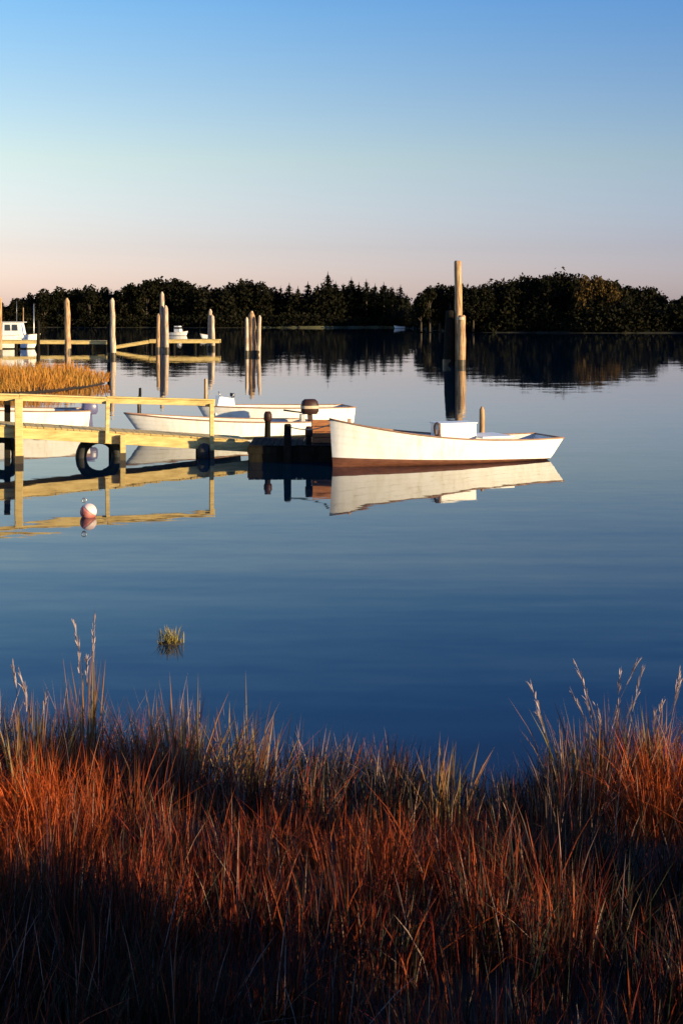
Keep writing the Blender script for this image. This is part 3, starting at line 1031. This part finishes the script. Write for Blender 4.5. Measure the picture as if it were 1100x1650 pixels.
kh = (rng.uniform(.22, .66, K) * (1 + .25 * broad) * (1 - .5 * swale)) * (1 - back) + back * prof * rng.uniform(.6, 1.02, K)
kr = rng.uniform(.05, .15, K)
per = rng.integers(28, 76, K)
idx = np.repeat(np.arange(K), per)
n = len(idx)
off = rng.normal(0, 1, (n, 2)) * kr[idx][:, None]
gx, gy = kx[idx] + off[:, 0], ky[idx] + off[:, 1]
edge, swale, back, broad = edge[idx], swale[idx], back[idx], broad[idx]
gz = np.array([max(-.02, bank_z(a, b_)) for a, b_ in zip(gx, gy)]) - .02
hh = kh[idx] * rng.uniform(.45, 1.08, n)
stem = rng.uniform(0, 1, n) < np.where(back > .3, .02, .005)
hh = np.where(stem, kh[idx] * 1.2, hh)
tlean = rng.normal(0, .06, (K, 2))
la = off * .5 + tlean[idx] * .8 + rng.normal(0, .045, (n, 2))
la *= (hh / .5)[:, None]
lazy = (rng.uniform(0, 1, n) < .13) & ~stem
la = np.where(lazy[:, None], la * 3.0 + rng.normal(0, .1, (n, 2)), la)
la = np.where(stem[:, None], la * .6, la)
wd = np.where(stem, .005, rng.uniform(.003, .0085, n))
# colours of the blades: rust, red, brown, olive, straw, near black
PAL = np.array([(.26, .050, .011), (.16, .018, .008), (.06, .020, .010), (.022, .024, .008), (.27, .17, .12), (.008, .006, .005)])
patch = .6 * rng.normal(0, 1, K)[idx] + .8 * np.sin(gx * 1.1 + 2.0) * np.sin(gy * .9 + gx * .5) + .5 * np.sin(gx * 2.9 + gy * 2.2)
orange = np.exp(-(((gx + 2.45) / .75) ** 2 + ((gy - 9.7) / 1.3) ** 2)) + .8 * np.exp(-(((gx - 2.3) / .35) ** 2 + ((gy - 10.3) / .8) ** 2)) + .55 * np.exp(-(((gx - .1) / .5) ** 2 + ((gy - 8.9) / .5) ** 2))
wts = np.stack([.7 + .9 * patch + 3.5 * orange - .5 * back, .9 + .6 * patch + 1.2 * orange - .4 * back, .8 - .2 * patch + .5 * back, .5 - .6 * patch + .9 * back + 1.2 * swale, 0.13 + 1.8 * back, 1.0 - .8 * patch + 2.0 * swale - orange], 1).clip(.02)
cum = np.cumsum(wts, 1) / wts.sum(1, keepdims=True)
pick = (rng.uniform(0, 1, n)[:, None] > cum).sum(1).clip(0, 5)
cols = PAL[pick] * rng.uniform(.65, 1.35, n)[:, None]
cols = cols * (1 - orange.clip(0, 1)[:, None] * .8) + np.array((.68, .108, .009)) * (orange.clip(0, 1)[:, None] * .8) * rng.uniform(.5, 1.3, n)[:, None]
cols = np.where(stem[:, None], np.array((.32, .20, .16)) * rng.uniform(.5, 1.2, n)[:, None], cols)
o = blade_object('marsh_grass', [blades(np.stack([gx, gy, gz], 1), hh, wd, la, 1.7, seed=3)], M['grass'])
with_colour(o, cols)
tag(o, 'rust red and brown marsh grass covering the near bank', 'grass', kind='stuff')


def tall_clump(px, py_base, D, tops, label, spread=.22, count=60, plume=True, mat='reed', hscale=1.0):
    """tops: list of (px, py) tips of the leading stems"""
    bx, byy = X(px, D), D
    z0 = max(0, bank_z(bx, byy)) - .03
    o = empty('tall_grass_clump', (bx, byy, z0))
    b_, h_, l_ = [], [], []
    for tx, ty in tops:
        r_ = random.uniform(-spread * .4, spread * .4)
        b_.append((r_, random.uniform(-.1, .1), 0))
        h_.append(Z(ty, D) - z0)
        l_.append((X(tx, D) - bx - r_, random.uniform(-.05, .05)))
    hm = sum(h_) / len(h_)
    nstem = len(tops)
    for _ in range(count):
        a_ = random.uniform(0, 6.28); q = random.uniform(0, spread)
        b_.append((q * math.cos(a_), q * math.sin(a_) * .6, 0))
        h_.append(hm * random.uniform(.5, .95))
        l_.append((random.gauss(0, .1) + q * math.cos(a_) * .8, random.gauss(0, .08)))
    B_, H_, L_ = np.array(b_), np.array(h_), np.array(l_)
    W_ = np.array([random.uniform(.007, .014) for _ in b_]); W_[:nstem] = .009
    blade_object('blades', [blades(B_, H_, W_, L_, 1.5, seed=int(px))], M[mat], o)['kind'] = 'stuff'
    if plume:
        for i in range(nstem):
            pb, ph, pw, pl = [], [], [], []
            for _ in range(18):
                t = random.uniform(.82, 1.0)
                c = B_[i].copy(); c[:2] += L_[i] * t ** 1.5; c[2] += H_[i] * (t - .12 * t * t * min(1, np.linalg.norm(L_[i]) / H_[i]))
                pb.append(c); ph.append(random.uniform(.05, .10)); pw.append(.008)
                pl.append(np.array([random.gauss(0, .012), random.gauss(0, .012)]) + L_[i] * .10)
            blade_object('seed_plume', [blades(np.array(pb), np.array(ph), np.array(pw), np.array(pl), 1.2, seed=int(px) + i)], M['plume'], o)['kind'] = 'stuff'
    tag(o, label, 'grass clump', 'tall grass clumps rising above the bank')
    return o


random.seed(77)
tall_clump(975, 1300, 10.6, [(926, 1062), (918, 1105), (943, 1120), (1000, 1085), (1030, 1060), (1036, 1075), (1022, 1110), (960, 1135), (990, 1130)], 'tall fanned grass clump with pale plumes, second from the right edge', .35, 150)
tall_clump(1050, 1300, 10.5, [(1088, 1080), (1095, 1095), (1070, 1130), (1058, 1140)], 'tall grass clump at the right edge, stems leaning right', .25, 80)
tall_clump(905, 1310, 10.4, [(856, 1104), (868, 1150)], 'lone pale grass stem bending left, left of the big right clump', .08, 14)
tall_clump(140, 1290, 10.8, [(124, 1000), (133, 1030), (150, 1000), (155, 1015), (142, 1065)], 'tallest grass clump at the left, narrow and pale, reaching far over the water', .14, 46)
tall_clump(50, 1290, 10.6, [(20, 1068), (30, 1085), (42, 1110), (75, 1120)], 'tall grass clump at the left edge, stems leaning left', .25, 80)
tall_clump(290, 1300, 10.7, [(255, 1090), (275, 1075), (300, 1095), (320, 1080), (340, 1110), (215, 1085)], 'wide thin grass clump below the yellow tuft, reddish stems', .4, 110, plume=False)
tall_clump(715, 1330, 10.2, [(708, 1172), (722, 1180), (735, 1190)], 'medium brown grass clump standing out in the middle of the bank', .2, 60, plume=False)
tall_clump(400, 1300, 10.8, [(395, 1080), (420, 1110), (450, 1130), (440, 1150)], 'thin brown grass clump left of the middle of the bank', .3, 70, plume=False)
# small yellow tuft in the water
D_T = WD(1036)
tf = empty('grass_tuft', (X(275, D_T), D_T, -.02))
g = 150
B_ = np.stack([rng.normal(0, .06, g), rng.normal(0, .05, g), np.zeros(g)], 1)
blade_object('blades', [blades(B_, rng.uniform(.05, .24, g), np.full(g, .009), rng.normal(0, .05, (g, 2)), 1.4, seed=9)], M['tuft'], tf)['kind'] = 'stuff'
MB().tube([(0, 0, -.1), (0, 0, .02), (0, 0, .05)], [.17, .13, .03], 12, jit=.2).build('root_mound', M['mud'], tf, True)
tag(tf, 'small yellow grass tuft standing alone in the open water', 'grass tuft')

# orange marsh island beyond the ramp
def island_edge(x):                      # near and far edge by world x
    return 64.5, 92


im = MB()
ring = []
for i in range(48):
    a_ = 2 * math.pi * i / 48
    ring.append((-30 + 17.3 * math.cos(a_) * (1 + .03 * math.sin(5 * a_)) - 2.0 * math.sin(a_), 77.5 + 13.5 * math.sin(a_) * (1 + .04 * math.sin(7 * a_)), 0))
for s_, z_ in ((.99, -.4), (.97, .02), (.93, .14), (.6, .2)):
    im.v += [(-30 + (q[0] + 30) * s_, 77.5 + (q[1] - 77.5) * s_, z_) for q in ring]
for j in range(3):
    for i in range(48):
        i2 = (i + 1) % 48
        im.f.append((j * 48 + i, j * 48 + i2, (j + 1) * 48 + i2, (j + 1) * 48 + i))
im.f.append(tuple(3 * 48 + i for i in range(48)))
tag(im.build('marsh_island', M['mud'], smooth=True), kind='structure')
n = 26000
a_ = rng.uniform(0, 2 * math.pi, n); q = np.sqrt(rng.uniform(0, 1, n)) * .985
mx_ = -30 + 17.3 * np.cos(a_) * (1 + .03 * np.sin(5 * a_)) * q - 2.0 * np.sin(a_) * q
my_ = 77.5 + 13.5 * np.sin(a_) * (1 + .04 * np.sin(7 * a_)) * q
mh = rng.uniform(.55, 1.1, n) * (1 + .15 * np.sin(mx_ * 1.1) * np.sin(my_ * .8)) * np.where(q > .93, .7, 1)
o = blade_object('island_grass', [blades(np.stack([mx_, my_, np.full(n, .1)], 1), mh, rng.uniform(.02, .045, n), rng.normal(0, .16, (n, 2)), 1.5, seed=5)], M['marsh'])
tag(o, 'orange marsh grass covering the low island behind the ramp', 'grass', kind='stuff')

SHADE_BUSH = broadleaf_meshes(311, 2600, .42)
# unseen shrubs added on the right bank to throw shade over the near grass
for x_, y_, h_, w_, lab in ((11.9, 4.2, 3.4, 1.6, 'added slender shade shrub on the right bank nearest the water, outside the picture'),
                            (11.6, 1.3, 3.6, 3.3, 'added broad shade shrub on the right bank beside the slender one, outside the picture'),
                            (12.8, -1.2, 3.5, 3.2, 'added tall broad shade shrub on the right bank, outside the picture'),
                            (12.4, -4.2, 3.4, 3.6, 'added shade shrub on the right bank farthest from the water, outside the picture')):
    v_ = Matrix.Rotation(R(114.0 - SUN_AZ), 2) @ Vector((x_, y_ - 8.8))
    x_, y_ = v_.x, v_.y + 8.8
    t = tree('shrub', SHADE_BUSH, x_, y_, bank_z(x_, y_) - .35, h_, w_, M['leaf_dark'], lab, 'unseen shade shrubs added on the right bank')
    t['category'] = 'shrub'
